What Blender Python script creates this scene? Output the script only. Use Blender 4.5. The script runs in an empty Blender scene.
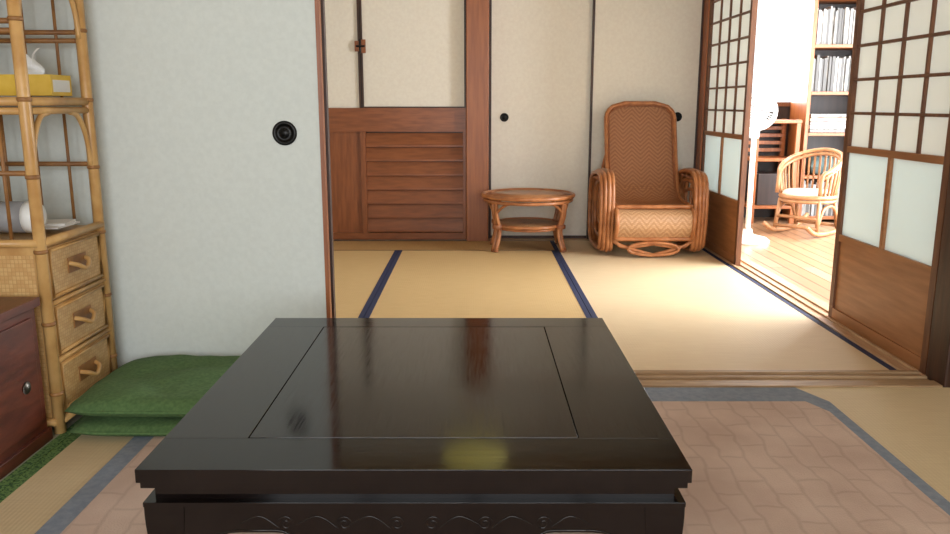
import bpy, math, random
from mathutils import Vector, Matrix, noise
random.seed(4)
def lin(c):
    c/=255.0
    return c/12.92 if c<=0.04045 else ((c+0.055)/1.055)**2.4
def rgb(r,g,b): return (lin(r),lin(g),lin(b),1.0)

# ------------------------------------------------------------------ materials
def base(name, col, rough=0.6, **kw):
    m=bpy.data.materials.new(name); m.use_nodes=True
    p=m.node_tree.nodes['Principled BSDF']
    p.inputs['Base Color'].default_value=col
    p.inputs['Roughness'].default_value=rough
    for k,v in kw.items():
        p.inputs[k.replace('_',' ')].default_value=v
    return m
def noisy(name, c1, c2, scale=(1,1,1), nscale=5, rough=0.6, bump=0.1, detail=6, lo=0.35, hi=0.65, dist=0.0, rough2=None, bdist=0.01, **kw):
    m=base(name,c1,rough,**kw); nt=m.node_tree; N=nt.nodes; L=nt.links
    p=N['Principled BSDF']
    tc=N.new('ShaderNodeTexCoord'); mp=N.new('ShaderNodeMapping'); mp.inputs['Scale'].default_value=scale
    nz=N.new('ShaderNodeTexNoise'); nz.inputs['Scale'].default_value=nscale; nz.inputs['Detail'].default_value=detail
    nz.inputs['Distortion'].default_value=dist
    cr=N.new('ShaderNodeValToRGB'); cr.color_ramp.elements[0].position=lo; cr.color_ramp.elements[1].position=hi
    cr.color_ramp.elements[0].color=c1; cr.color_ramp.elements[1].color=c2
    L.new(tc.outputs['Object'],mp.inputs['Vector']); L.new(mp.outputs[0],nz.inputs['Vector'])
    L.new(nz.outputs['Fac'],cr.inputs['Fac']); L.new(cr.outputs[0],p.inputs['Base Color'])
    if bump:
        b=N.new('ShaderNodeBump'); b.inputs['Strength'].default_value=bump; b.inputs['Distance'].default_value=bdist
        L.new(nz.outputs['Fac'],b.inputs['Height']); L.new(b.outputs[0],p.inputs['Normal'])
    if rough2 is not None:
        mr=N.new('ShaderNodeMapRange'); mr.inputs['From Min'].default_value=0.3; mr.inputs['From Max'].default_value=0.7
        mr.inputs['To Min'].default_value=rough; mr.inputs['To Max'].default_value=rough2
        L.new(nz.outputs['Fac'],mr.inputs['Value']); L.new(mr.outputs[0],p.inputs['Roughness'])
    return m
def tatami(name,c1,c2,axis):
    # fine rush weave: ribs run across, straw streaks along
    m=noisy(name,c1,c2,scale=(3,60,1) if axis=='X' else (60,3,1),nscale=3,rough=0.62,bump=0.0,lo=0.25,hi=0.75)
    nt=m.node_tree;N=nt.nodes;L=nt.links
    tc=N.new('ShaderNodeTexCoord'); w=N.new('ShaderNodeTexWave'); w.inputs['Scale'].default_value=28
    w.bands_direction='X' if axis=='X' else 'Y'
    b=N.new('ShaderNodeBump'); b.inputs['Strength'].default_value=0.25; b.inputs['Distance'].default_value=0.002
    L.new(tc.outputs['Object'],w.inputs['Vector']); L.new(w.outputs['Fac'],b.inputs['Height'])
    L.new(b.outputs[0],N['Principled BSDF'].inputs['Normal'])
    return m
def weave(name,c1,c2,c3,P=8):
    m=base(name,c1,0.45); nt=m.node_tree;N=nt.nodes;L=nt.links; p=N['Principled BSDF']
    uv=N.new('ShaderNodeUVMap'); sp=N.new('ShaderNodeSeparateXYZ'); L.new(uv.outputs[0],sp.inputs[0])
    def M(op,a,b=None):
        n=N.new('ShaderNodeMath'); n.operation=op
        for i,x in enumerate((a,b)):
            if x is None: continue
            if isinstance(x,(int,float)): n.inputs[i].default_value=x
            else: L.new(x,n.inputs[i])
        return n.outputs[0]
    u=sp.outputs[0]; v=sp.outputs[1]
    fu=M('FLOOR',M('PINGPONG',u,P)); fv=M('FLOOR',v)
    md=M('MODULO',M('ADD',M('ADD',fu,fv),400),4)
    sel=M('LESS_THAN',md,1.5)
    mx=N.new('ShaderNodeMix'); mx.data_type='RGBA'
    L.new(sel,mx.inputs['Factor']); mx.inputs['A'].default_value=c1; mx.inputs['B'].default_value=c2
    gu=M('PINGPONG',u,0.5); gv=M('PINGPONG',v,0.5)
    g=M('MINIMUM',gu,gv); gg=M('LESS_THAN',g,0.07)
    mx2=N.new('ShaderNodeMix'); mx2.data_type='RGBA'; L.new(gg,mx2.inputs['Factor'])
    L.new(mx.outputs['Result'],mx2.inputs['A']); mx2.inputs['B'].default_value=c3
    L.new(mx2.outputs['Result'],p.inputs['Base Color'])
    b=N.new('ShaderNodeBump'); b.inputs['Strength'].default_value=0.4; b.inputs['Distance'].default_value=0.002
    L.new(M('ADD',M('MULTIPLY',sel,0.5),g),b.inputs['Height']); L.new(b.outputs[0],p.inputs['Normal'])
    return m
def translucent(name,col,fac=0.5,rough=0.8):
    m=base(name,col,rough); nt=m.node_tree;N=nt.nodes;L=nt.links
    t=N.new('ShaderNodeBsdfTranslucent'); t.inputs['Color'].default_value=col
    mix=N.new('ShaderNodeMixShader'); mix.inputs[0].default_value=fac
    L.new(N['Principled BSDF'].outputs[0],mix.inputs[1]); L.new(t.outputs[0],mix.inputs[2])
    L.new(mix.outputs[0],N['Material Output'].inputs['Surface'])
    return m

M_fus  = noisy('fusuma_paper_grey',rgb(210,217,213),rgb(215,222,218),nscale=60,rough=0.85,bump=0.03)
M_fusb = noisy('fusuma_paper_cream',rgb(226,220,208),rgb(231,226,214),nscale=50,rough=0.85,bump=0.03)
M_dark = noisy('dark_frame_wood',rgb(50,30,22),rgb(72,44,30),scale=(6,6,1),nscale=6,rough=0.45)
M_post = noisy('post_wood_red',rgb(136,76,38),rgb(156,92,48),scale=(14,14,1),nscale=4,rough=0.4)
M_door = noisy('cupboard_wood',rgb(122,68,34),rgb(142,82,44),scale=(2,14,14),nscale=4,rough=0.4,bump=0.04)
M_doorv= noisy('cupboard_wood_v',rgb(122,68,34),rgb(142,82,44),scale=(14,14,1.5),nscale=4,rough=0.4,bump=0.04)
M_shw  = noisy('shoji_wood',rgb(92,56,36),rgb(116,74,46),scale=(10,10,1.5),nscale=5,rough=0.5)
M_shp  = noisy('shoji_board',rgb(146,96,56),rgb(168,114,72),scale=(10,1.0,10),nscale=4,rough=0.45)
M_paper= translucent('shoji_paper',rgb(230,231,226),0.24)
M_glass= translucent('frosted_glass',rgb(222,230,228),0.28,0.25)
M_sill = noisy('sill_wood',rgb(156,126,94),rgb(182,152,116),scale=(2,30,1),nscale=4,rough=0.5)
M_silly= noisy('sill_wood_y',rgb(176,140,106),rgb(202,168,132),scale=(30,2,1),nscale=4,rough=0.4)
M_tatb = tatami('tatami_amber',rgb(200,168,116),rgb(214,184,132),'X')
M_tatr = tatami('tatami_daylit',rgb(212,188,150),rgb(223,202,166),'X')  # right mat: paler straw, with the daylight put into its colour
M_tatn = tatami('tatami_near',rgb(210,188,148),rgb(221,201,162),'X')
M_tats = tatami('tatami_strip',rgb(172,134,84),rgb(186,150,98),'Y')
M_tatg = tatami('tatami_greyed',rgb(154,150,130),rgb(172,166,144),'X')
M_blue = base('border_blue',rgb(30,40,76),0.8)
M_green= noisy('border_green',rgb(46,84,42),rgb(104,138,76),nscale=140,rough=0.8,bump=0,lo=.45,hi=.5)
M_table= noisy('table_lacquer',rgb(10,6,6),rgb(15,9,9),scale=(2,26,2),nscale=5,rough=0.07,rough2=0.12,bump=0.0,lo=.3,hi=.7,Specular_IOR_Level=0.42)
M_tablp= noisy('table_lacquer_panel',rgb(12,7,7),rgb(28,17,15),scale=(30,1.6,2),nscale=6,rough=0.08,rough2=0.17,bump=0.0,lo=.3,hi=.75,Specular_IOR_Level=0.48)
M_line = base('table_groove',rgb(8,5,5),0.5)
M_rat  = noisy('rattan_red',rgb(156,96,56),rgb(184,122,76),nscale=18,rough=0.33,bump=0.1)
M_ratw = noisy('rattan_wrap',rgb(130,76,44),rgb(156,96,58),nscale=30,rough=0.4,bump=0.1)
M_weave= weave('rattan_herringbone',rgb(178,124,84),rgb(152,98,62),rgb(116,72,44))
M_weavl= weave('rattan_herringbone_pale',rgb(206,166,126),rgb(184,140,100),rgb(140,98,64),6)
M_tabtop=noisy('rattan_table_top',rgb(172,116,74),rgb(192,138,92),scale=(1,12,1),nscale=6,rough=0.3,bump=0.05)
M_bam  = noisy('bamboo_cane',rgb(186,140,82),rgb(210,168,108),nscale=14,rough=0.35,bump=0.1)
M_bamn = noisy('bamboo_node',rgb(130,88,48),rgb(158,112,62),nscale=20,rough=0.5,bump=0.1)
M_bamp = weave('bamboo_panel',rgb(208,170,114),rgb(200,158,102),rgb(184,142,88),4)
M_tubc = noisy('rattan_brown_pale',rgb(146,100,64),rgb(174,128,88),nscale=14,rough=0.4,bump=0.1)
M_chest= noisy('chest_wood',rgb(76,34,24),rgb(104,50,34),scale=(10,2,10),nscale=4,rough=0.35)
M_brass= base('dark_metal',rgb(90,86,80),0.35,Metallic=0.9)
M_metal= base('black_metal',rgb(22,22,22),0.35,Metallic=0.6)
M_cush = noisy('green_cloth',rgb(74,104,60),rgb(92,122,74),nscale=90,rough=0.95,bump=0.2,bdist=0.003)
M_white= base('white_plastic',rgb(232,234,232),0.35)
M_grey = base('grey_label',rgb(150,152,156),0.4)
M_yel  = noisy('yellow_card',rgb(222,184,60),rgb(234,198,84),nscale=20,rough=0.5,bump=0)
M_tis  = base('tissue_paper',rgb(238,238,236),0.9)
M_wall = noisy('plaster',rgb(206,202,190),rgb(214,210,198),nscale=40,rough=0.9,bump=0.15)
M_ceil = noisy('ceiling_wood',rgb(168,146,118),rgb(186,164,134),scale=(2,20,1),nscale=3,rough=0.6)
M_cream= noisy('cream_cloth',rgb(226,214,196),rgb(190,140,130),nscale=14,rough=0.9,bump=0.1,lo=.55,hi=.7)
M_teal = noisy('teal_cloth',rgb(52,72,74),rgb(84,104,104),nscale=10,rough=0.9,bump=0.2)
M_book = noisy('book_spines',rgb(100,102,104),rgb(150,150,146),scale=(40,1,6),nscale=2,rough=0.6,bump=0,lo=.4,hi=.6)
M_bookd= base('book_spine_dark',rgb(82,82,82),0.6)
M_dkw  = noisy('dark_wainscot',rgb(36,26,24),rgb(50,36,32),scale=(10,10,1),nscale=3,rough=0.5)
M_rugb = noisy('rug_border',rgb(124,134,148),rgb(138,148,160),nscale=60,rough=0.95,bump=0.2)
# rug: quilted, worn beige-pink pile
m=M_rug=noisy('rug_pile',rgb(196,170,154),rgb(212,188,172),nscale=5,rough=0.95,bump=0.0,detail=10)
nt=m.node_tree;N=nt.nodes;L=nt.links
tc=N.new('ShaderNodeTexCoord'); br=N.new('ShaderNodeTexBrick')
mp=N.new('ShaderNodeMapping'); mp.inputs['Rotation'].default_value=(0,0,math.radians(90))
br.inputs['Scale'].default_value=3.6; br.inputs['Mortar Size'].default_value=0.03; br.inputs['Mortar Smooth'].default_value=1.0
br.inputs['Color1'].default_value=(1,1,1,1); br.inputs['Color2'].default_value=(.98,.98,.98,1); br.inputs['Mortar'].default_value=(.66,.62,.60,1)
nz=N.new('ShaderNodeTexNoise'); nz.inputs['Scale'].default_value=6
ad=N.new('ShaderNodeMixRGB'); ad.blend_type='ADD'; ad.inputs[0].default_value=0.07
L.new(tc.outputs['Object'],nz.inputs['Vector']); L.new(tc.outputs['Object'],ad.inputs[1]); L.new(nz.outputs['Color'],ad.inputs[2])
L.new(ad.outputs[0],mp.inputs['Vector']); L.new(mp.outputs[0],br.inputs['Vector'])
mu=N.new('ShaderNodeMixRGB'); mu.blend_type='MULTIPLY'; mu.inputs[0].default_value=0.42
p=N['Principled BSDF']; src=p.inputs['Base Color'].links[0].from_socket
L.new(src,mu.inputs[1]); L.new(br.outputs['Color'],mu.inputs[2]); L.new(mu.outputs[0],p.inputs['Base Color'])
n2=N.new('ShaderNodeTexNoise'); n2.inputs['Scale'].default_value=220
b=N.new('ShaderNodeBump'); b.inputs['Strength'].default_value=0.5; b.inputs['Distance'].default_value=0.004
L.new(tc.outputs['Object'],n2.inputs['Vector']); L.new(n2.outputs['Fac'],b.inputs['Height']); L.new(b.outputs[0],p.inputs['Normal'])
# plank floor
m=M_plank=base('plank_floor',rgb(200,160,124),0.28); nt=m.node_tree;N=nt.nodes;L=nt.links
tc=N.new('ShaderNodeTexCoord'); mp=N.new('ShaderNodeMapping'); mp.inputs['Rotation'].default_value=(0,0,math.radians(90))
br=N.new('ShaderNodeTexBrick'); br.inputs['Scale'].default_value=1.0; br.inputs['Brick Width'].default_value=1.8; br.inputs['Row Height'].default_value=0.09
br.inputs['Mortar Size'].default_value=0.004
br.inputs['Color1'].default_value=rgb(190,152,120); br.inputs['Color2'].default_value=rgb(160,122,92); br.inputs['Mortar'].default_value=rgb(92,62,44)
L.new(tc.outputs['Object'],mp.inputs['Vector']); L.new(mp.outputs[0],br.inputs['Vector']); L.new(br.outputs['Color'],N['Principled BSDF'].inputs['Base Color'])

# ------------------------------------------------------------------ mesh builder
def spline(pts,closed=False,sub=6):
    P=[Vector(p) for p in pts]; n=len(P); out=[]
    rng=range(n) if closed else range(n-1)
    for i in rng:
        if closed: a,b,c,d=P[(i-1)%n],P[i],P[(i+1)%n],P[(i+2)%n]
        else: a,b,c,d=P[max(i-1,0)],P[i],P[i+1],P[min(i+2,n-1)]
        for k in range(sub):
            t=k/sub
            out.append(0.5*((2*b)+(c-a)*t+(2*a-5*b+4*c-d)*t*t+(3*b-a-3*c+d)*t**3))
    if not closed: out.append(P[-1])
    return out
class B:
    def __init__(s): s.v=[];s.f=[];s.m=[];s.sm=[];s.uv=[];s.mats=[];s.M=Matrix.Identity(4)
    def mi(s,m):
        if m not in s.mats: s.mats.append(m)
        return s.mats.index(m)
    def add(s,vs,fs,m,smooth=False,uvs=None):
        o=len(s.v); s.v+=[s.M@Vector(v) for v in vs]; k=s.mi(m)
        for f in fs:
            s.f.append([o+i for i in f]); s.m.append(k); s.sm.append(smooth)
            s.uv.append([uvs[i] for i in f] if uvs else None)
    def box(s,x0,x1,y0,y1,z0,z1,m):
        vs=[(x,y,z) for x in (x0,x1) for y in (y0,y1) for z in (z0,z1)]
        s.add(vs,[(0,1,3,2),(4,6,7,5),(0,4,5,1),(2,3,7,6),(0,2,6,4),(1,5,7,3)],m)
    def tube(s,pts,r,m,closed=False,n=8,sub=0):
        P=spline(pts,closed,sub) if sub else [Vector(p) for p in pts]
        c=len(P); T=[]
        for i in range(c):
            a=P[(i-1)%c] if closed else P[max(i-1,0)]; b=P[(i+1)%c] if closed else P[min(i+1,c-1)]
            t=(b-a); T.append(t.normalized() if t.length>1e-9 else Vector((0,0,1)))
        up=Vector((0,0,1)) if abs(T[0].z)<0.9 else Vector((1,0,0))
        nn=(up-T[0]*up.dot(T[0])).normalized(); vs=[]
        for i in range(c):
            nn=(nn-T[i]*nn.dot(T[i])).normalized(); bb=T[i].cross(nn)
            rr=r[i*len(r)//c] if isinstance(r,list) else r
            for k in range(n):
                a=2*math.pi*k/n; vs.append(P[i]+nn*math.cos(a)*rr+bb*math.sin(a)*rr)
        fs=[]
        for i in range(c if closed else c-1):
            j=(i+1)%c
            for k in range(n):
                fs.append((i*n+k,i*n+(k+1)%n,j*n+(k+1)%n,j*n+k))
        if not closed: fs+= [tuple(range(n))[::-1],tuple((c-1)*n+k for k in range(n))]
        s.add(vs,fs,m,True)
    def lathe(s,prof,m,c=(0,0,0),axis='Z',n=32,smooth=True):
        vs=[]
        for r,h in prof:
            for k in range(n):
                a=2*math.pi*k/n; x,y=r*math.cos(a),r*math.sin(a)
                p={'Z':(x,y,h),'Y':(x,h,y),'X':(h,x,y)}[axis]
                vs.append((p[0]+c[0],p[1]+c[1],p[2]+c[2]))
        fs=[(i*n+k,i*n+(k+1)%n,(i+1)*n+(k+1)%n,(i+1)*n+k) for i in range(len(prof)-1) for k in range(n)]
        fs+=[tuple(range(n))[::-1],tuple((len(prof)-1)*n+k for k in range(n))]
        s.add(vs,fs,m,smooth)
    def sheet(s,fn,nu,nv,m,su=1,sv=1,closed=False):
        vs=[];uv=[]
        for i in range(nu+1):
            for j in range(nv+1):
                vs.append(fn(i/nu,j/nv)); uv.append((i/nu*su,j/nv*sv))
        fs=[(i*(nv+1)+j,(i+1)*(nv+1)+j,(i+1)*(nv+1)+j+1,i*(nv+1)+j+1) for i in range(nu) for j in range(nv)]
        s.add(vs,fs,m,True,uv)
    def prism(s,poly,m,y0,y1):   # poly in XZ
        n=len(poly)
        vs=[(x,y0,z) for x,z in poly]+[(x,y1,z) for x,z in poly]
        fs=[tuple(range(n)),tuple(range(n,2*n))[::-1]]+[(i,i+n,(i+1)%n+n,(i+1)%n) for i in range(n)]
        s.add(vs,fs,m)
    def build(s,name,bevel=0,lift=0):
        xs=[v.x for v in s.v]; ys=[v.y for v in s.v]; zs=[v.z for v in s.v]
        o=Vector(((min(xs)+max(xs))/2,(min(ys)+max(ys))/2,min(zs)))
        me=bpy.data.meshes.new(name); me.from_pydata([v-o for v in s.v],[],s.f)
        for m in s.mats: me.materials.append(m)
        ul=me.uv_layers.new(name='UVMap')
        for p,k,sm,uv in zip(me.polygons,s.m,s.sm,s.uv):
            p.material_index=k; p.use_smooth=sm
            if uv:
                for li,u in zip(p.loop_indices,uv): ul.data[li].uv=u
        import bmesh
        bm=bmesh.new(); bm.from_mesh(me); bmesh.ops.recalc_face_normals(bm,faces=bm.faces); bm.to_mesh(me); bm.free()
        o.z=max(o.z,lift) if lift else o.z
        ob=bpy.data.objects.new(name,me); ob.location=o; bpy.context.scene.collection.objects.link(ob)
        if bevel:
            md=ob.modifiers.new('bevel','BEVEL'); md.width=bevel; md.segments=2; md.limit_method='ANGLE'; md.angle_limit=math.radians(60)
        return ob
def simple(name,x0,x1,y0,y1,z0,z1,m,bevel=0):
    b=B(); b.box(x0,x1,y0,y1,z0,z1,m); return b.build(name,bevel)

# ------------------------------------------------------------------ room shell
CH=2.35
b=B(); b.box(-1.75,1.70,-1.7,5.75,-0.12,-0.03,M_sill); b.build('floor')
simple('floor_veranda',1.70,3.42,2.4,6.92,-0.12,0.0,M_plank)
simple('ceiling',-1.75,3.42,-1.7,6.92,CH,CH+0.08,M_ceil)
simple('wall_left',-1.75,-1.65,-1.7,5.75,-0.03,CH,M_wall)
simple('wall_right',1.74,1.84,-1.7,2.60,-0.03,CH,M_wall)
b=B()
b.box(-1.65,1.74,-1.7,-1.6,-0.03,0.35,M_wall); b.box(-1.65,1.74,-1.7,-1.6,2.0,CH,M_wall)
b.box(-1.65,-1.2,-1.7,-1.6,0.35,2.0,M_wall); b.box(1.2,1.74,-1.7,-1.6,0.35,2.0,M_wall)
b.build('wall_rear')
b=B()
for x in (-1.2,-0.62,-0.02,0.58,1.16): b.box(x,x+0.04,-1.67,-1.63,0.35,2.0,M_shw)
for z in (0.35,1.16,1.96): b.box(-1.2,1.2,-1.665,-1.635,z,z+0.04,M_shw)
b.build('window_1')
simple('wall_back',-1.65,1.72,5.75,5.85,-0.03,CH,M_wall)
simple('trim_1',-1.65,1.60,2.62,2.78,1.80,1.90,M_post,0.004)
simple('wall_partition_upper',-1.65,1.60,2.66,2.74,1.90,CH,M_wall)
simple('trim_2',1.54,1.70,2.72,5.62,1.80,1.90,M_post,0.004)
simple('wall_side_upper',1.59,1.66,2.74,5.62,1.90,CH,M_wall)
b=B(); b.box(-1.65,1.55,5.60,5.75,1.80,CH,M_wall); b.build('wall_back_upper')
simple('trim_3',1.605,1.74,2.60,2.72,-0.03,CH,M_dark,0.006)
simple('trim_4',1.55,1.69,5.56,5.75,-0.03,CH,M_post,0.006)
b=B()
b.box(-1.65,1.60,2.60,2.655,-0.03,0.006,M_sill); b.box(-1.65,1.60,2.655,2.695,-0.03,-0.002,M_sill); b.box(-1.65,1.60,2.695,2.705,-0.03,0.006,M_sill)
b.box(-1.65,1.60,2.705,2.745,-0.03,-0.002,M_sill); b.box(-1.65,1.60,2.745,2.765,-0.03,0.006,M_sill)
b.build('trim_5',0.0015)
b=B()
for x0,x1,z in ((1.54,1.556,.006),(1.556,1.594,-.002),(1.594,1.606,.006),(1.606,1.644,-.002),(1.644,1.70,.006)):
    b.box(x0,x1,2.766,5.56,-0.03,z,M_silly)
b.build('trim_6',0.0015)
def mat_(x0,x1,y0,y1,axis,ms,mb,w=0.028,sides=(1,1)):
    b=B(); g=0.0015; x0+=g;x1-=g;y0+=g;y1-=g
    if axis=='Y':
        a=x0+(w if sides[0] else 0); c=x1-(w if sides[1] else 0)
        b.box(a,c,y0,y1,-0.03,0,ms)
        if sides[0]: b.box(x0,a,y0,y1,-0.03,0.001,mb)
        if sides[1]: b.box(c,x1,y0,y1,-0.03,0.001,mb)
    else:
        a=y0+w; c=y1-w
        b.box(x0,x1,a,c,-0.03,0,ms); b.box(x0,x1,y0,a,-0.03,0.001,mb); b.box(x0,x1,c,y1,-0.03,0.001,mb)
    b.build('tatami_mat')
mat_(-1.54,-0.505,2.766,5.21,'Y',M_tatb,M_blue,0.024)
mat_(-0.505,0.53,2.766,5.21,'Y',M_tatb,M_blue,0.024)
mat_(-1.54,0.53,5.21,5.60,'X',M_tats,M_dark,0.012)
mat_(0.53,1.538,2.766,5.60,'Y',M_tatr,M_blue,0.026)
mat_(-1.65,-1.185,-1.6,2.60,'Y',M_tatg,M_green,0.03,(0,1))
mat_(-1.185,0.0,-1.6,2.60,'Y',M_tatn,M_green,0.03)
mat_(0.0,1.70,-1.6,2.60,'Y',M_tatn,M_green,0.03,(1,0))

# ------------------------------------------------------------------ sliding doors
def handle(b,x,y,z,r):
    b.lathe([(r,0.0),(r,-0.006),(r*0.9,-0.009),(r*0.72,-0.009),(r*0.66,-0.003),(r*0.4,-0.003),(r*0.3,-0.007),(r*0.02,-0.008)],M_metal,(x,y,z),'Y',32)
def fusuma(name,x0,x1,y,mp,hx=None,hz=0.856,hr=0.04,fw=0.024,z1=1.80,fm=None):
    fm=fm or M_dark
    b=B()
    b.box(x0+fw,x1-fw,y-0.010,y+0.010,0.02,z1-0.02,mp)
    b.box(x0,x0+fw,y-0.015,y+0.015,0.0,z1,fm); b.box(x1-fw,x1,y-0.015,y+0.015,0.0,z1,fm)
    b.box(x0+fw,x1-fw,y-0.015,y+0.015,0.0,0.022,fm); b.box(x0+fw,x1-fw,y-0.015,y+0.015,z1-0.022,z1,fm)
    if hx is not None: handle(b,hx,y-0.010,hz,hr)
    return b.build(name)
fusuma('door_1',-1.63,-0.497,2.675,M_fus,-0.625,fw=0.013,fm=M_post)
fusuma('door_2',-1.60,-0.492,2.725,M_fus)
fusuma('door_3',0.10,0.835,5.70,M_fusb,0.205,0.858,0.03,0.014)
fusuma('door_4',0.80,1.55,5.665,M_fusb,1.405,0.862,0.032,0.014)
simple('trim_7',-0.06,0.095,5.58,5.74,-0.03,1.80,M_post,0.005)
simple('trim_8',0.095,1.55,5.62,5.745,-0.03,0.003,M_sill)
b=B(); y=5.66
b.box(-1.60,-0.062,y-0.02,y+0.03,0.76,0.923,M_door)
b.box(-1.60,-0.062,y-0.02,y+0.03,0.0,0.05,M_door)
for x0,x1 in ((-0.085,-0.062),(-0.80,-0.765)): b.box(x0,x1,y-0.018,y+0.03,0.05,0.76,M_doorv)
b.box(-1.60,-0.80,y+0.0,y+0.02,0.05,0.76,M_doorv)
for k in range(7):     # overlapping louvre boards
    z=0.055+k*0.1
    vs=[]
    for x in (-0.765,-0.085): vs+=[(x,y-0.012,z),(x,y-0.012,z+0.012),(x,y+0.012,z+0.096),(x,y+0.02,z+0.096),(x,y+0.02,z)]
    b.add(vs,[(0,1,2,3,4),(9,8,7,6,5),(0,5,6,1),(1,6,7,2),(2,7,8,3),(3,8,9,4),(4,9,5,0)],M_door)
b.box(-0.765,-0.085,y+0.02,y+0.028,0.05,0.76,M_dark)
b.box(-1.60,-0.80,y+0.0,y+0.02,0.923,1.80,M_fusb)
b.box(-0.77,-0.062,y-0.002,y+0.018,0.923,1.80,M_fusb)
b.box(-0.80,-0.768,y-0.014,y+0.022,0.923,1.80,M_dark)
b.box(-0.785,-0.78,y-0.0145,y-0.013,0.923,1.80,M_metal)
b.box(-0.074,-0.062,y-0.014,y+0.022,0.923,1.80,M_dark)
b.box(-0.768,-0.062,y-0.012,y+0.02,0.923,0.932,M_dark)
b.build('door_5',0.0015)
b=B()
b.box(-0.82,-0.79,y-0.022,y-0.0145,1.30,1.37,M_ratw); b.box(-0.775,-0.745,y-0.022,y-0.0145,1.29,1.38,M_ratw)
b.tube([(-0.81,y-0.028,1.335),(-0.75,y-0.028,1.335)],0.007,M_metal); b.tube([(-0.783,y-0.024,1.29),(-0.783,y-0.024,1.38)],0.008,M_metal)
b.build('door_latch',0.001)

# ------------------------------------------------------------------ shoji
def shoji(name,X,y0,y1,cols,board):
    b=B(); t=0.015; sw=0.036; z1=1.79
    b.box(X-t,X+t,y0,y0+sw,0.0,z1,M_shw); b.box(X-t,X+t,y1-sw,y1,0.0,z1,M_shw)
    for a,c in ((0.0,0.05),(0.355,0.385),(0.745,0.772),(z1-0.045,z1)): b.box(X-t,X+t,y0+sw,y1-sw,a,c,M_shp)
    b.box(X-0.006,X+0.006,y0+sw,y1-sw,0.05,0.355,board)
    b.box(X-0.003,X+0.003,y0+sw,y1-sw,0.385,0.745,M_glass)
    ym=(y0+y1)/2
    b.box(X-t,X+t,ym-0.011,ym+0.011,0.385,0.745,M_shp)
    b.box(X+0.002,X+0.004,y0+sw,y1-sw,0.772,z1-0.045,M_paper)
    for i in range(1,cols):
        yy=y0+sw+(y1-y0-2*sw)*i/cols; b.box(X-0.011,X+0.001,yy-0.006,yy+0.006,0.772,z1-0.045,M_shw)
    for i in range(1,7):
        zz=0.772+(z1-0.045-0.772)*i/7; b.box(X-0.012,X+0.0015,y0+sw,y1-sw,zz-0.006,zz+0.006,M_shw)
    b.build(name)
shoji('door_6',1.625,2.73,3.53,4,M_shp)
shoji('door_7',1.575,4.70,5.55,4,M_shp)

# ------------------------------------------------------------------ low table
b=B(); X0,X1,Y0,Y1=-0.57,0.364,1.244,2.214; H=0.35
px0,px1,py0,py1=-0.415,0.19,1.375,2.12; g=0.0025
def topbox(x0,x1,y0,y1,m): b.box(x0,x1,y0,y1,0.326,H,m)
topbox(X0,X1,Y0,py0-g/2,M_table); topbox(X0,X1,py1+g/2,Y1,M_table)
topbox(X0,px0-g/2,py0-g/2,py1+g/2,M_tablp); topbox(px1+g/2,X1,py0-g/2,py1+g/2,M_tablp)
topbox(px0+g/2,px1-g/2,py0+g/2,py1-g/2,M_tablp)
b.box(X0+0.02,X1-0.02,Y0+0.02,Y1-0.02,0.315,0.3262,M_line)
b.box(X0+0.005,X1-0.005,Y0+0.005,Y1-0.005,0.314,0.326,M_table)
b.box(X0+0.022,X1-0.022,Y0+0.022,Y1-0.022,0.286,0.314,M_table)
b.box(X0+0.006,X1-0.006,Y0+0.006,Y1-0.006,0.279,0.287,M_table)
def apron(Lh):
    pts=[]; n=60
    for i in range(n+1):
        x=-Lh+2*Lh*i/n; d=Lh-abs(x)
        if d<0.10: z=0.185+0.045*math.sin(d/0.10*math.pi/2)
        elif d<0.17: z=0.230
        elif d<0.20: z=0.230-0.016*(d-0.17)/0.03
        else: z=0.214-0.006*math.sin((d-0.2)/(Lh-0.2)*math.pi/2)
        pts.append((x,z))
    return pts+[(Lh,0.28),(-Lh,0.28)]
cx,cy=(X0+X1)/2,(Y0+Y1)/2
hx=(X1-X0)/2-0.008; hy=(Y1-Y0)/2-0.008
for ang,hh,dd in ((0,hx,hy),(180,hx,hy),(90,hy,hx),(270,hy,hx)):
    b.M=Matrix.Translation((cx,cy,0))@Matrix.Rotation(math.radians(ang),4,'Z')
    b.prism(apron(hh-0.06),M_table,-dd+0.001,-dd+0.026)
    ypos=-dd+0.0015
    for sgn in (-1,1):
        for c0 in (0.03,0.12,0.22):
            sp=[(sgn*(c0+0.014*(1-t/16)*math.cos(t*0.75)),ypos,0.247+0.014*(1-t/16)*math.sin(t*0.75)) for t in range(15)]
            b.tube(sp,0.0018,M_table,n=6,sub=2)
            b.tube([(sgn*(c0+0.012),ypos,0.238),(sgn*(c0+0.045),ypos,0.260),(sgn*(c0+0.08),ypos,0.245)],0.0018,M_table,n=6,sub=6)
    b.tube([(p[0],ypos,p[1]+0.004) for p in apron(hh-0.06)[2:59]],0.0022,M_table,n=6)
b.M=Matrix.Identity(4)
for sx in (-1,1):
    for sy in (-1,1):
        vs=[];n=14
        for j in range(n+1):
            v=j/n; z=0.282*(1-v)+0.0117*v; w=0.034-0.007*math.sin(v*math.pi)**2+(0.004*(v-0.85)/0.15 if v>0.85 else 0)
            ox=cx+sx*(hx-0.033+0.002*math.sin(v*math.pi)); oy=cy+sy*(hy-0.033+0.002*math.sin(v*math.pi))
            for q in ((-1,-1),(1,-1),(1,1),(-1,1)): vs.append((ox+q[0]*w,oy+q[1]*w,z))
        fs=[(j*4+k,j*4+(k+1)%4,(j+1)*4+(k+1)%4,(j+1)*4+k) for j in range(n) for k in range(4)]+[(0,1,2,3),(n*4+3,n*4+2,n*4+1,n*4)]
        b.add(vs,fs,M_table)
b.build('low_table',0.003)

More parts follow.
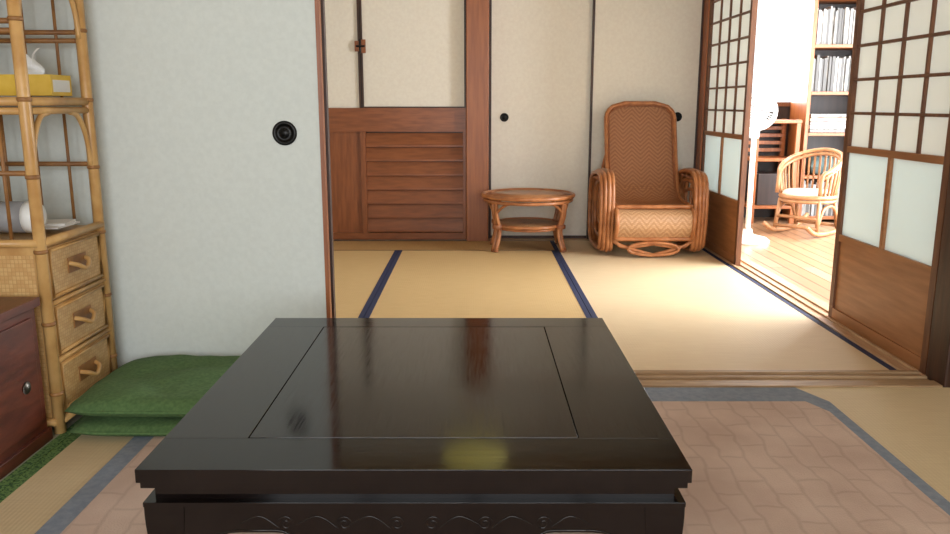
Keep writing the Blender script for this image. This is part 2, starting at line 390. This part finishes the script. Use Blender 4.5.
# ------------------------------------------------------------------ rug
def rugpoly(x0,x1,y0,y1,cut): return [(x0,y0),(x1,y0),(x1,y1-cut*2.2),(x1-cut,y1),(x0+cut,y1),(x0,y1-cut*2.2)]
b=B()
for poly,z0,z1,m in ((rugpoly(-0.985,1.145,-0.4,2.575,0.06),0.002,0.009,M_rugb),(rugpoly(-0.925,1.105,-0.34,2.44,0.04),0.009,0.0115,M_rug)):
    n=len(poly); vs=[(x,y,z0) for x,y in poly]+[(x,y,z1) for x,y in poly]
    b.add(vs,[tuple(range(n))[::-1],tuple(range(n,2*n))]+[(i,(i+1)%n,(i+1)%n+n,i+n) for i in range(n)],m)
b.build('rug',0.002)

# ------------------------------------------------------------------ green cushions (folded zabuton)
def cushion(name,x0,x1,y0,y1,z0,h,seed,ang=0,mat=None):
    mat=mat or M_cush
    b=B(); cxx,cyy=(x0+x1)/2,(y0+y1)/2
    def mk(sg):
        def fn(u,v):
            a=2*u-1; c=2*v-1
            g=max(0,(1-abs(a)**6))**0.5*max(0,(1-abs(c)**6))**0.5
            px=a*(x1-x0)/2*(1-0.04*(abs(c)**4)); py=c*(y1-y0)/2*(1-0.04*(abs(a)**4))
            w=noise.noise(Vector((a*1.6+seed,c*1.6,sg)))*0.012*g + noise.noise(Vector((a*5+seed,c*4,sg*3)))*0.006*g
            R=Matrix.Rotation(math.radians(ang),3,'Z'); q=R@Vector((px,py,0))
            return (cxx+q.x,cyy+q.y,z0+h*0.5+sg*h*0.5*g+(w if sg>0 else 0))
        return fn
    b.sheet(mk(1),36,36,mat); b.sheet(mk(-1),36,36,mat)
    pts=[]
    for k in range(80):
        t=2*math.pi*k/80; cc,ss=math.cos(t),math.sin(t)
        a=abs(cc)**0.25*(1 if cc>0 else -1); c=abs(ss)**0.25*(1 if ss>0 else -1)
        R=Matrix.Rotation(math.radians(ang),3,'Z'); q=R@Vector((a*(x1-x0)/2*0.985,c*(y1-y0)/2*0.985,0))
        pts.append((cxx+q.x,cyy+q.y,z0+h*0.5))
    b.tube(pts,0.005,mat,closed=True,n=6)
    b.build(name)
cushion('floor_cushion',-1.175,-0.60,2.14,2.63,0.003,0.050,1.0)
cushion('floor_cushion',-1.185,-0.62,2.15,2.64,0.055,0.062,7.3,-1)

# ------------------------------------------------------------------ left chest
b=B()
b.box(-1.60,-1.230,1.30,2.165,0.03,0.395,M_chest)
b.box(-1.605,-1.217,1.285,2.175,0.395,0.42,M_chest)
b.box(-1.60,-1.220,1.295,2.17,0.0,0.035,M_chest)
for y0,y1 in ((1.33,1.72),(1.74,2.135)): b.box(-1.231,-1.223,y0,y1,0.06,0.37,M_chest)
for yy in (1.68,1.78,2.07): b.lathe([(0.018,0),(0.018,0.004),(0.010,0.008),(0.002,0.01)],M_brass,(-1.223,yy,0.19),'X',20)
b.build('wooden_chest',0.004,lift=0.002)

# ------------------------------------------------------------------ bamboo etagere
b=B(); sx0,sx1,sy0,sy1=-1.57,-1.222,2.215,2.575; Hs=1.75
def nodes(x,y,z0,z1,r):
    b.tube([(x,y,z0),(x,y,z1)],r,M_bam,n=12)
    z=z0+0.12
    while z<z1-0.05:
        b.lathe([(r*1.02,-0.006),(r*1.16,-0.003),(r*1.16,0.003),(r*1.02,0.006)],M_bamn,(x,y,z),'Z',12); z+=0.21
for x in (sx0,sx1):
    for yy in (sy0,sy1): nodes(x,yy,0.0,Hs,0.0165)
b.box(sx0,sx1-0.004,sy0-0.002,sy1+0.002,0.03,0.562,M_bam)
b.sheet(lambda u,v:(sx0+0.015+(sx1-sx0-0.035)*u,sy0-0.004,0.06+0.47*v),4,4,M_bamp,28,40)
for z in (0.035,0.565):
    for (p,q) in (((sx0,sy0-0.012),(sx1,sy0-0.012)),((sx1+0.006,sy0),(sx1+0.006,sy1))):
        b.tube([(p[0],p[1],z),(q[0],q[1],z)],0.012,M_bam,n=10)
zc=[(0.055,0.205),(0.225,0.375),(0.395,0.545)]
for z0,z1 in zc:
    b.box(sx1-0.004,sx1+0.006,sy0+0.022,sy1-0.022,z0,z1,M_bam)
    b.sheet(lambda u,v:(sx1+0.0068,sy0+0.036+(sy1-sy0-0.072)*u,z0+0.014+(z1-z0-0.028)*v),4,4,M_bamp,24,12)
    ya,yb=sy0+0.03,sy1-0.03; xx=sx1+0.008
    b.tube([(xx,ya,z0+0.008),(xx,yb,z0+0.008),(xx,yb,z1-0.008),(xx,ya,z1-0.008)],0.006,M_bam,closed=True,n=8)
    ym=(ya+yb)/2; zm=(z0+z1)/2
    b.tube([(xx,ym-0.05,zm+0.012),(xx+0.02,ym-0.035,zm+0.004),(xx+0.027,ym,zm-0.012),(xx+0.02,ym+0.035,zm+0.004),(xx,ym+0.05,zm+0.012)],0.007,M_bam,n=8,sub=5)
    b.box(xx-0.001,xx+0.002,ym-0.055,ym+0.055,zm-0.018,zm+0.028,M_bamn)
for z0 in (0.214,0.384): b.tube([(sx1+0.004,sy0,z0),(sx1+0.004,sy1,z0)],0.008,M_bam,n=8)
for z in (0.955,1.34,1.72):
    b.box(sx0,sx1,sy0,sy1,z-0.008,z+0.004,M_bamp)
    for (p,q) in (((sx0,sy0),(sx1,sy0)),((sx0,sy1),(sx1,sy1)),((sx0,sy0),(sx0,sy1)),((sx1,sy0),(sx1,sy1))):
        b.tube([(p[0],p[1],z),(q[0],q[1],z)],0.012,M_bam,n=10)
        b.tube([(p[0],p[1],z-0.026),(q[0],q[1],z-0.026)],0.010,M_bam,n=10)
for yy in (sy0,sy1):
    for z in (0.76,1.14,1.165,1.53):
        b.tube([(sx0,yy,z),(sx1,yy,z)],0.0075,M_bamn,n=8)
    for xx in (-1.50,-1.40,-1.30):
        b.tube([(xx,yy,0.57),(xx,yy,0.93)],0.005,M_bamn,n=8); b.tube([(xx,yy,0.96),(xx,yy,1.32)],0.005,M_bamn,n=8)
for z in (0.62,0.76,1.14,1.165): b.tube([(sx0,sy0,z),(sx0,sy1,z)],0.0075,M_bam,n=8)
for z in (0.93,1.315):
    for (y0,s) in ((sy0,1),(sy1,-1)):
        b.tube([(sx1,y0+s*0.012,z-0.17),(sx1,y0+s*0.03,z-0.08),(sx1,y0+s*0.07,z-0.02),(sx1,y0+s*0.12,z-0.006)],0.008,M_bam,n=8,sub=5)
b.build('bamboo_shelf',lift=0.002)
# items
b=B(); b.box(-1.42,-1.245,2.41,2.53,0.974,1.035,M_yel); b.box(-1.38,-1.29,2.45,2.49,1.035,1.0365,M_tis)
b.box(-1.2452,-1.2445,2.42,2.52,0.985,1.02,M_white)
b.sheet(lambda u,v:(-1.38+0.08*u+0.012*math.sin(v*7),2.47+0.018*math.sin(u*9+v*3),1.034+(0.06+0.02*math.sin(u*8))*v),12,8,M_tis)
b.build('tissue_box',0.001)
b=B(); b.lathe([(0.044,-0.10),(0.046,-0.095),(0.046,-0.03)],M_white,(-1.36,2.31,0.628),'X',28)
b.lathe([(0.0455,-0.03),(0.0455,0.06)],M_grey,(-1.36,2.31,0.628),'X',28)
b.lathe([(0.046,0.06),(0.046,0.085),(0.038,0.095),(0.022,0.096),(0.02,0.085)],M_white,(-1.36,2.31,0.628),'X',28)
b.build('paper_roll')
b=B(); b.box(-1.47,-1.26,2.39,2.53,0.579,0.584,M_tis)
b.M=Matrix.Translation((-1.34,2.46,0.584))@Matrix.Rotation(0.15,4,'Z'); b.box(-0.08,0.08,-0.05,0.05,0,0.008,M_tis); b.build('stack_of_papers')

# ------------------------------------------------------------------ round rattan table
b=B(); cx,cy,R,zt=0.352,5.30,0.298,0.362
b.lathe([(0.02,zt-0.010),(R-0.01,zt-0.010),(R-0.005,zt),(0.02,zt)],M_rat,(cx,cy,0),n=48)
b.lathe([(R*0.80,zt),(R*0.80,zt+0.003),(0.01,zt+0.004)],M_tabtop,(cx,cy,0),n=48)
def ring(r,z,t,m=M_rat): b.tube([(cx+r*math.cos(a*math.pi/24),cy+r*math.sin(a*math.pi/24),z) for a in range(48)],t,m,closed=True,n=10)
ring(R,zt-0.004,0.014); ring(R*0.82,zt+0.001,0.006); ring(R-0.01,zt-0.034,0.011)
ring(0.225,0.165,0.012); ring(0.21,0.145,0.008)
b.lathe([(0.02,0.158),(0.22,0.158),(0.22,0.168),(0.02,0.168)],M_weavl,(cx,cy,0),n=48)
for k in range(4):
    a=math.radians(33 if k%2==0 else -33)+(math.pi if k in (1,2) else 0)
    ca,sa=math.cos(a),math.sin(a)
    for off in (-0.016,0.016):
        ox,oy=-sa*off,ca*off
        b.tube([(cx+ca*(R-0.03)+ox,cy+sa*(R-0.03)+oy,zt-0.02),(cx+ca*(R-0.035)+ox,cy+sa*(R-0.035)+oy,0.24),(cx+ca*(R-0.06)+ox,cy+sa*(R-0.06)+oy,0.13),(cx+ca*(R-0.03)+ox,cy+sa*(R-0.03)+oy,0.012)],0.013,M_rat,n=10,sub=5)
        b.lathe([(0.016,0.0),(0.016,0.014)],M_ratw,(cx+ca*(R-0.03)+ox,cy+sa*(R-0.03)+oy,0),n=12)
    b.lathe([(0.034,0),(0.036,0.005),(0.036,0.02),(0.034,0.025)],M_ratw,(cx+ca*(R-0.055),cy+sa*(R-0.055),0.15),n=14)
    for s in (-1,1):
        pts=[]
        for t in range(6):
            aa=a+s*t*0.11; rr=R-0.035; pts.append((cx+rr*math.cos(aa),cy+rr*math.sin(aa),0.24+0.085*math.sin(t/5*math.pi/2)))
        b.tube(pts,0.009,M_rat,n=8,sub=3)
b.build('round_side_table',lift=0.002)

# ------------------------------------------------------------------ rattan lounge chair
b=B(); cx=1.120
prof=spline([(0,5.55,0.955),(0,5.52,0.86),(0,5.47,0.70),(0,5.41,0.54),(0,5.345,0.41),(0,5.27,0.345),(0,5.15,0.325),(0,5.03,0.325),(0,4.985,0.30)],False,6)
Ln=[0]
for i in range(1,len(prof)): Ln.append(Ln[-1]+(prof[i]-prof[i-1]).length)
TL=Ln[-1]
def pr(t):
    d=t*TL
    for i in range(1,len(prof)):
        if Ln[i]>=d-1e-9:
            k=(d-Ln[i-1])/(Ln[i]-Ln[i-1]); return prof[i-1].lerp(prof[i],k)
    return prof[-1]
def halfw(t):
    d=t*TL; c=0.12
    if d<c: return 0.232*(0.45+0.55*(1-(1-d/c)**2.4)**(1/2.0))
    return 0.232
def seat(u,v):
    p=pr(v); w=halfw(v); a=2*u-1
    dish=0.03*(1-a*a)*(0.3+0.7*math.sin(v*math.pi))
    return (cx+a*w,p.y+dish*0.6*(1 if v<0.6 else 0.2),p.z-dish*(0.3 if v<0.6 else 0.7))
b.sheet(seat,24,60,M_weave,64,138)
edge=[(cx-halfw(i/40),pr(i/40).y-0.002,pr(i/40).z) for i in range(40,-1,-1)]+[(cx+halfw(i/40),pr(i/40).y-0.002,pr(i/40).z) for i in range(41)]
b.tube(edge,0.014,M_rat,n=10)
b.tube([(cx+(x-cx)*0.93,y-0.008,z-(0.014 if z>0.9 else 0)) for x,y,z in edge],0.006,M_ratw,n=8)
# footrest: woven panel that curls over the front, stowed
fp=spline([(0,4.99,0.305),(0,4.95,0.298),(0,4.915,0.262),(0,4.915,0.19),(0,4.965,0.125)],False,5)
def fr(u,v):
    k=v*(len(fp)-1); i=min(int(k),len(fp)-2); p=fp[i].lerp(fp[i+1],k-i); a=2*u-1
    return (cx+a*0.238,p.y-0.012*(1-a*a),p.z)
b.sheet(fr,20,20,M_weavl,64,32)
for s in (-1,1):
    b.tube([(cx+s*0.240,p.y,p.z) for p in fp],0.014,M_rat,n=10)
b.tube([(cx-0.25,4.985,0.318),(cx,4.972,0.32),(cx+0.25,4.985,0.318)],0.014,M_rat,n=10,sub=5)
b.tube([(cx-0.25,4.965,0.118),(cx,4.952,0.118),(cx+0.25,4.965,0.118)],0.014,M_rat,n=10,sub=5)
def side(x,sc,r):
    yc=5.235; zc=0.30
    L0=[(5.03,0.035),(4.985,0.10),(4.965,0.25),(4.975,0.42),(5.02,0.505),(5.12,0.53),(5.32,0.52),(5.45,0.47),(5.50,0.35),(5.50,0.15),(5.44,0.04),(5.25,0.02)]
    b.tube([(x,yc+(yy-yc)*sc,zc+(z-zc)*sc) for yy,z in L0],r,M_rat,closed=True,n=10,sub=4)
for s in (-1,1):
    for off,sc in ((0.258,0.985),(0.282,1.0),(0.306,0.98),(0.328,0.94)): side(cx+s*off,sc,0.0135)
    side(cx+s*0.272,0.72,0.013); side(cx+s*0.30,0.70,0.013); side(cx+s*0.286,0.45,0.012)
    for yy in (5.08,5.2,5.32,5.42):
        b.tube([(cx+s*0.25,yy,0.49),(cx+s*0.335,yy,0.47)],0.010,M_ratw,n=8)
        b.tube([(cx+s*0.286,yy,0.04),(cx+s*0.286,yy,0.51)],0.009,M_rat,n=8)
    b.tube([(cx+s*0.235,5.30,0.35),(cx+s*0.262,5.30,0.33)],0.013,M_rat,n=8)
    b.tube([(cx+s*0.23,5.45,0.62),(cx+s*0.25,5.48,0.50),(cx+s*0.262,5.49,0.30),(cx+s*0.262,5.50,0.03)],0.014,M_rat,n=10,sub=4)
    b.tube([(cx+s*0.24,4.985,0.118),(cx+s*0.20,4.965,0.07),(cx+s*0.08,4.955,0.075),(cx-s*0.05,4.955,0.10)],0.011,M_rat,n=10,sub=5)
    b.tube([(cx+s*0.25,4.985,0.10),(cx+s*0.17,4.96,0.065),(cx,4.955,0.018),(cx-s*0.03,4.955,0.018)],0.011,M_rat,n=10,sub=5)
b.tube([(cx+0.16*math.cos(t*math.pi/12),4.94,0.058+0.04*math.sin(t*math.pi/12)) for t in range(24)],0.010,M_rat,closed=True,n=8)
for yy,z in ((5.05,0.10),(5.45,0.10),(5.20,0.30),(5.45,0.49)): b.tube([(cx-0.28,yy,z),(cx+0.28,yy,z)],0.014,M_rat,n=10)
b.build('rattan_lounge_chair',lift=0.002)

# ------------------------------------------------------------------ veranda room
simple('wall_veranda_left',1.72,1.82,5.76,6.80,0.0,CH,M_wall)
b=B(); y0,y1=6.80,6.90
b.box(1.82,3.30,y0,y1,0,0.93,M_dkw); b.box(1.82,2.24,y0,y1,0.93,2.0,M_wall); b.box(2.74,3.30,y0,y1,0.93,2.0,M_dkw); b.box(1.82,3.30,y0,y1,2.0,CH,M_wall)
b.build('wall_veranda_back')
b=B()
for x in (2.24,2.705): b.box(x,x+0.035,6.79,6.85,0.93,2.0,M_shw)
b.box(2.275,2.705,6.79,6.85,0.93,0.965,M_shw); b.box(2.275,2.705,6.79,6.85,1.965,2.0,M_shw)
b.build('window_2')
b=B(); x0,x1=3.30,3.40
b.box(x0,x1,2.5,6.9,0,0.12,M_wall); b.box(x0,x1,2.5,6.9,2.0,CH,M_wall); b.box(x0,x1,2.5,2.8,0.12,2.0,M_wall); b.box(x0,x1,6.1,6.9,0.12,2.0,M_wall)
b.build('wall_veranda_right')
b=B()
for yy in (2.8,3.6,4.42,5.24,6.06): b.box(3.33,3.37,yy,yy+0.04,0.12,2.0,M_shw)
for z in (0.12,0.9,1.96): b.box(3.335,3.365,2.8,6.1,z,z+0.04,M_shw)
b.build('window_3')
simple('wall_veranda_near',1.84,3.30,2.42,2.52,0,CH,M_wall)
# bookcase
b=B(); X0,X1,Y0,Y1=2.62,3.20,6.45,6.78
for x in (X0,X1-0.03): b.box(x,x+0.03,Y0,Y1,0,2.0,M_post)
for z in (0.03,0.36,0.70,1.02,1.38,1.74,1.97): b.box(X0+0.03,X1-0.03,Y0,Y1,z,z+0.025,M_post)
b.box(X0+0.03,X1-0.03,Y1-0.012,Y1,0,2.0,M_dkw); b.build('bookcase',0.002)
b=B()
for z in (1.045,1.405,0.055):
    x=X0+0.035
    while x<X1-0.06:
        w=random.uniform(0.012,0.025); h=random.uniform(0.25,0.29); d=random.uniform(0.0,0.02)
        b.box(x,x+w-0.001,Y0+0.02+d,Y0+0.22,z+0.001,z+h,random.choice((M_book,M_book,M_bookd,M_grey))); x+=w
b.build('books')
b=B()
for k in range(5): b.box(X0+0.05,X1-0.10,Y0+0.02,Y0+0.25,0.726+k*0.03,0.752+k*0.03,(M_book,M_tis,M_grey,M_cream,M_book)[k])
b.build('paper_stack',0.004)
cushion('folded_blanket',2.70,3.0,6.47,6.70,0.386,0.14,3,mat=M_teal)
# small open wooden stand under window
b=B(); x0,x1,y0,y1=2.22,2.58,6.42,6.76
for x in (x0,x1-0.035):
    for yy in (y0,y1-0.035): b.box(x,x+0.035,yy,yy+0.035,0,0.83,M_post)
for z in (0.12,0.50,0.80): b.box(x0-0.005,x1+0.005,y0-0.005,y1,z,z+0.025,M_post)
for k in range(4): b.box(x0+0.035,x1-0.035,y0+0.30,y0+0.312,0.56+k*0.06,0.59+k*0.06,M_post)
b.box(x0+0.06,x1-0.06,y0+0.03,y0+0.25,0.146,0.40,M_dkw)
b.build('wooden_stand',0.003)
# electric fan
b=B(); c=(1.915,5.56,0)
b.lathe([(0.15,0.001),(0.15,0.015),(0.13,0.03),(0.04,0.05),(0.028,0.09)],M_white,c,n=32)
b.tube([(c[0],c[1],0.05),(c[0],c[1],0.80)],0.018,M_white,n=14)
b.lathe([(0.03,0.72),(0.035,0.74),(0.035,0.84),(0.02,0.86)],M_white,c,n=16)
hc=Vector((c[0],c[1]-0.02,0.90))
b.lathe([(0.01,0.14),(0.05,0.13),(0.062,0.08),(0.062,0.0),(0.03,-0.02),(0.01,-0.03)],M_white,tuple(hc),'Y',20)
for r,yy in ((0.125,-0.03),(0.122,-0.05),(0.122,-0.01),(0.09,-0.075),(0.05,-0.085)):
    b.tube([(hc.x+r*math.cos(t*math.pi/16),hc.y+yy,hc.z+r*math.sin(t*math.pi/16)) for t in range(32)],0.004,M_white,closed=True,n=6)
for k in range(28):
    a=k*math.pi/14; ca,sa=math.cos(a),math.sin(a)
    b.tube([(hc.x+0.02*ca,hc.y-0.09,hc.z+0.02*sa),(hc.x+0.09*ca,hc.y-0.075,hc.z+0.09*sa),(hc.x+0.125*ca,hc.y-0.03,hc.z+0.125*sa),(hc.x+0.09*ca,hc.y+0.02,hc.z+0.09*sa),(hc.x+0.05*ca,hc.y+0.03,hc.z+0.05*sa)],0.0018,M_white,n=5)
for k in range(4):
    a0=k*math.pi/2
    b.sheet(lambda u,v:(hc.x+(0.015+0.095*u)*math.cos(a0+v*0.9),hc.y-0.04+0.02*v,hc.z+(0.015+0.095*u)*math.sin(a0+v*0.9)),6,6,M_grey)
b.build('electric_fan')
# small rattan rocking chair, turned to face left
b=B(); T=Matrix.Translation((2.47,5.92,0))@Matrix.Rotation(math.radians(-50),4,'Z'); b.M=T
R=0.20
def rim(a):
    th=math.pi/2+a*math.radians(128); return (R*1.05*math.cos(th),R*1.12*math.sin(th),0.61-0.17*abs(a)**1.7)
top=[rim(-1+2*i/24) for i in range(25)]
top=[(top[0][0],top[0][1]-0.01,0.30)]+top+[(top[-1][0],top[-1][1]-0.01,0.30)]
b.tube(top,0.015,M_tubc,n=10,sub=2); b.tube([(x*0.97,y*0.97,z-0.030) for x,y,z in top[1:-1]],0.012,M_tubc,n=8)
for i in range(1,24):
    a=-1+2*i/24; x,y,z=rim(a); b.tube([(x,y,z-0.01),(x*0.97,y*0.97,0.42),(x*0.88,y*0.86,0.29)],0.009,M_tubc,n=6,sub=3)
for zz,rr in ((0.28,0.016),(0.25,0.013)):
    b.tube([(R*0.95*math.cos(t*math.pi/16),R*0.97*math.sin(t*math.pi/16),zz) for t in range(32)],rr,M_tubc,closed=True,n=10)
b.lathe([(0.02,0.27),(0.175,0.27),(0.185,0.285),(0.18,0.31),(0.15,0.322),(0.02,0.325)],M_cream,n=28)
for s in (-1,1):
    b.tube([(s*0.165,-0.30,0.085),(s*0.165,-0.18,0.030),(s*0.165,0,0.014),(s*0.165,0.20,0.032),(s*0.165,0.33,0.095)],0.017,M_tubc,n=10,sub=5)
    b.tube([(s*0.165,-0.15,0.025),(s*0.15,-0.12,0.26)],0.015,M_tubc,n=10); b.tube([(s*0.165,0.16,0.03),(s*0.14,0.12,0.26)],0.015,M_tubc,n=10)
    b.tube([(s*0.165,-0.14,0.08),(s*0.165,-0.07,0.20),(s*0.165,0.07,0.20),(s*0.165,0.15,0.08)],0.012,M_tubc,n=8,sub=4)
for yy,z in ((-0.15,0.06),(0.16,0.06),(-0.14,0.13)): b.tube([(-0.165,yy,z),(0.165,yy,z)],0.012,M_tubc,n=8)
b.build('rattan_rocking_chair',lift=0.001)
# added pendant lamp above the frame, makes the yellow reflection on the table
M_reflamp=base('reflection_lamp_shade',rgb(236,226,150),0.6); p=M_reflamp.node_tree.nodes['Principled BSDF']
p.inputs['Emission Color'].default_value=rgb(226,216,110); p.inputs['Emission Strength'].default_value=0.9
b=B(); c=(0.0,4.75,0)
b.lathe([(0.03,2.02),(0.08,2.01),(0.19,1.97),(0.21,1.945),(0.20,1.94),(0.02,1.945)],M_reflamp,c,n=40)
b.tube([(c[0],c[1],2.01),(c[0],c[1],CH)],0.005,M_metal,n=8); b.lathe([(0.045,CH-0.03),(0.05,CH-0.001)],M_metal,c,n=20)
b.build('added_reflection_lamp')

# ------------------------------------------------------------------ lights
def area(name,loc,rot,sx,sy,power,col):
    l=bpy.data.lights.new(name,'AREA'); l.shape='RECTANGLE'; l.size=sx; l.size_y=sy; l.energy=power; l.color=col
    o=bpy.data.objects.new(name,l); o.location=loc; o.rotation_euler=[math.radians(a) for a in rot]; bpy.context.scene.collection.objects.link(o)
area('daylight_rear_window',(0,-1.75,1.2),(90,0,0),2.4,1.6,98,(0.94,0.97,1.0))
area('daylight_veranda_window',(3.45,4.45,1.15),(0,90,0),1.8,3.2,420,(0.94,0.97,1.0))
area('daylight_small_window',(2.5,6.95,1.45),(-90,0,0),0.45,1.0,30,(1.0,1.0,1.0))
w=bpy.data.worlds.new('sky'); bpy.context.scene.world=w; w.use_nodes=True
w.node_tree.nodes['Background'].inputs[0].default_value=(0.93,0.97,1,1); w.node_tree.nodes['Background'].inputs[1].default_value=1.8

# ------------------------------------------------------------------ camera
cd=bpy.data.cameras.new('camera'); cd.sensor_width=36; cd.lens=30.32; cd.clip_start=0.02
co=bpy.data.objects.new('camera',cd); co.location=(0,0,0.95); co.rotation_euler=(math.radians(90-11.52),0,0)
bpy.context.scene.collection.objects.link(co); bpy.context.scene.camera=co
bpy.context.scene.view_settings.view_transform='Standard'
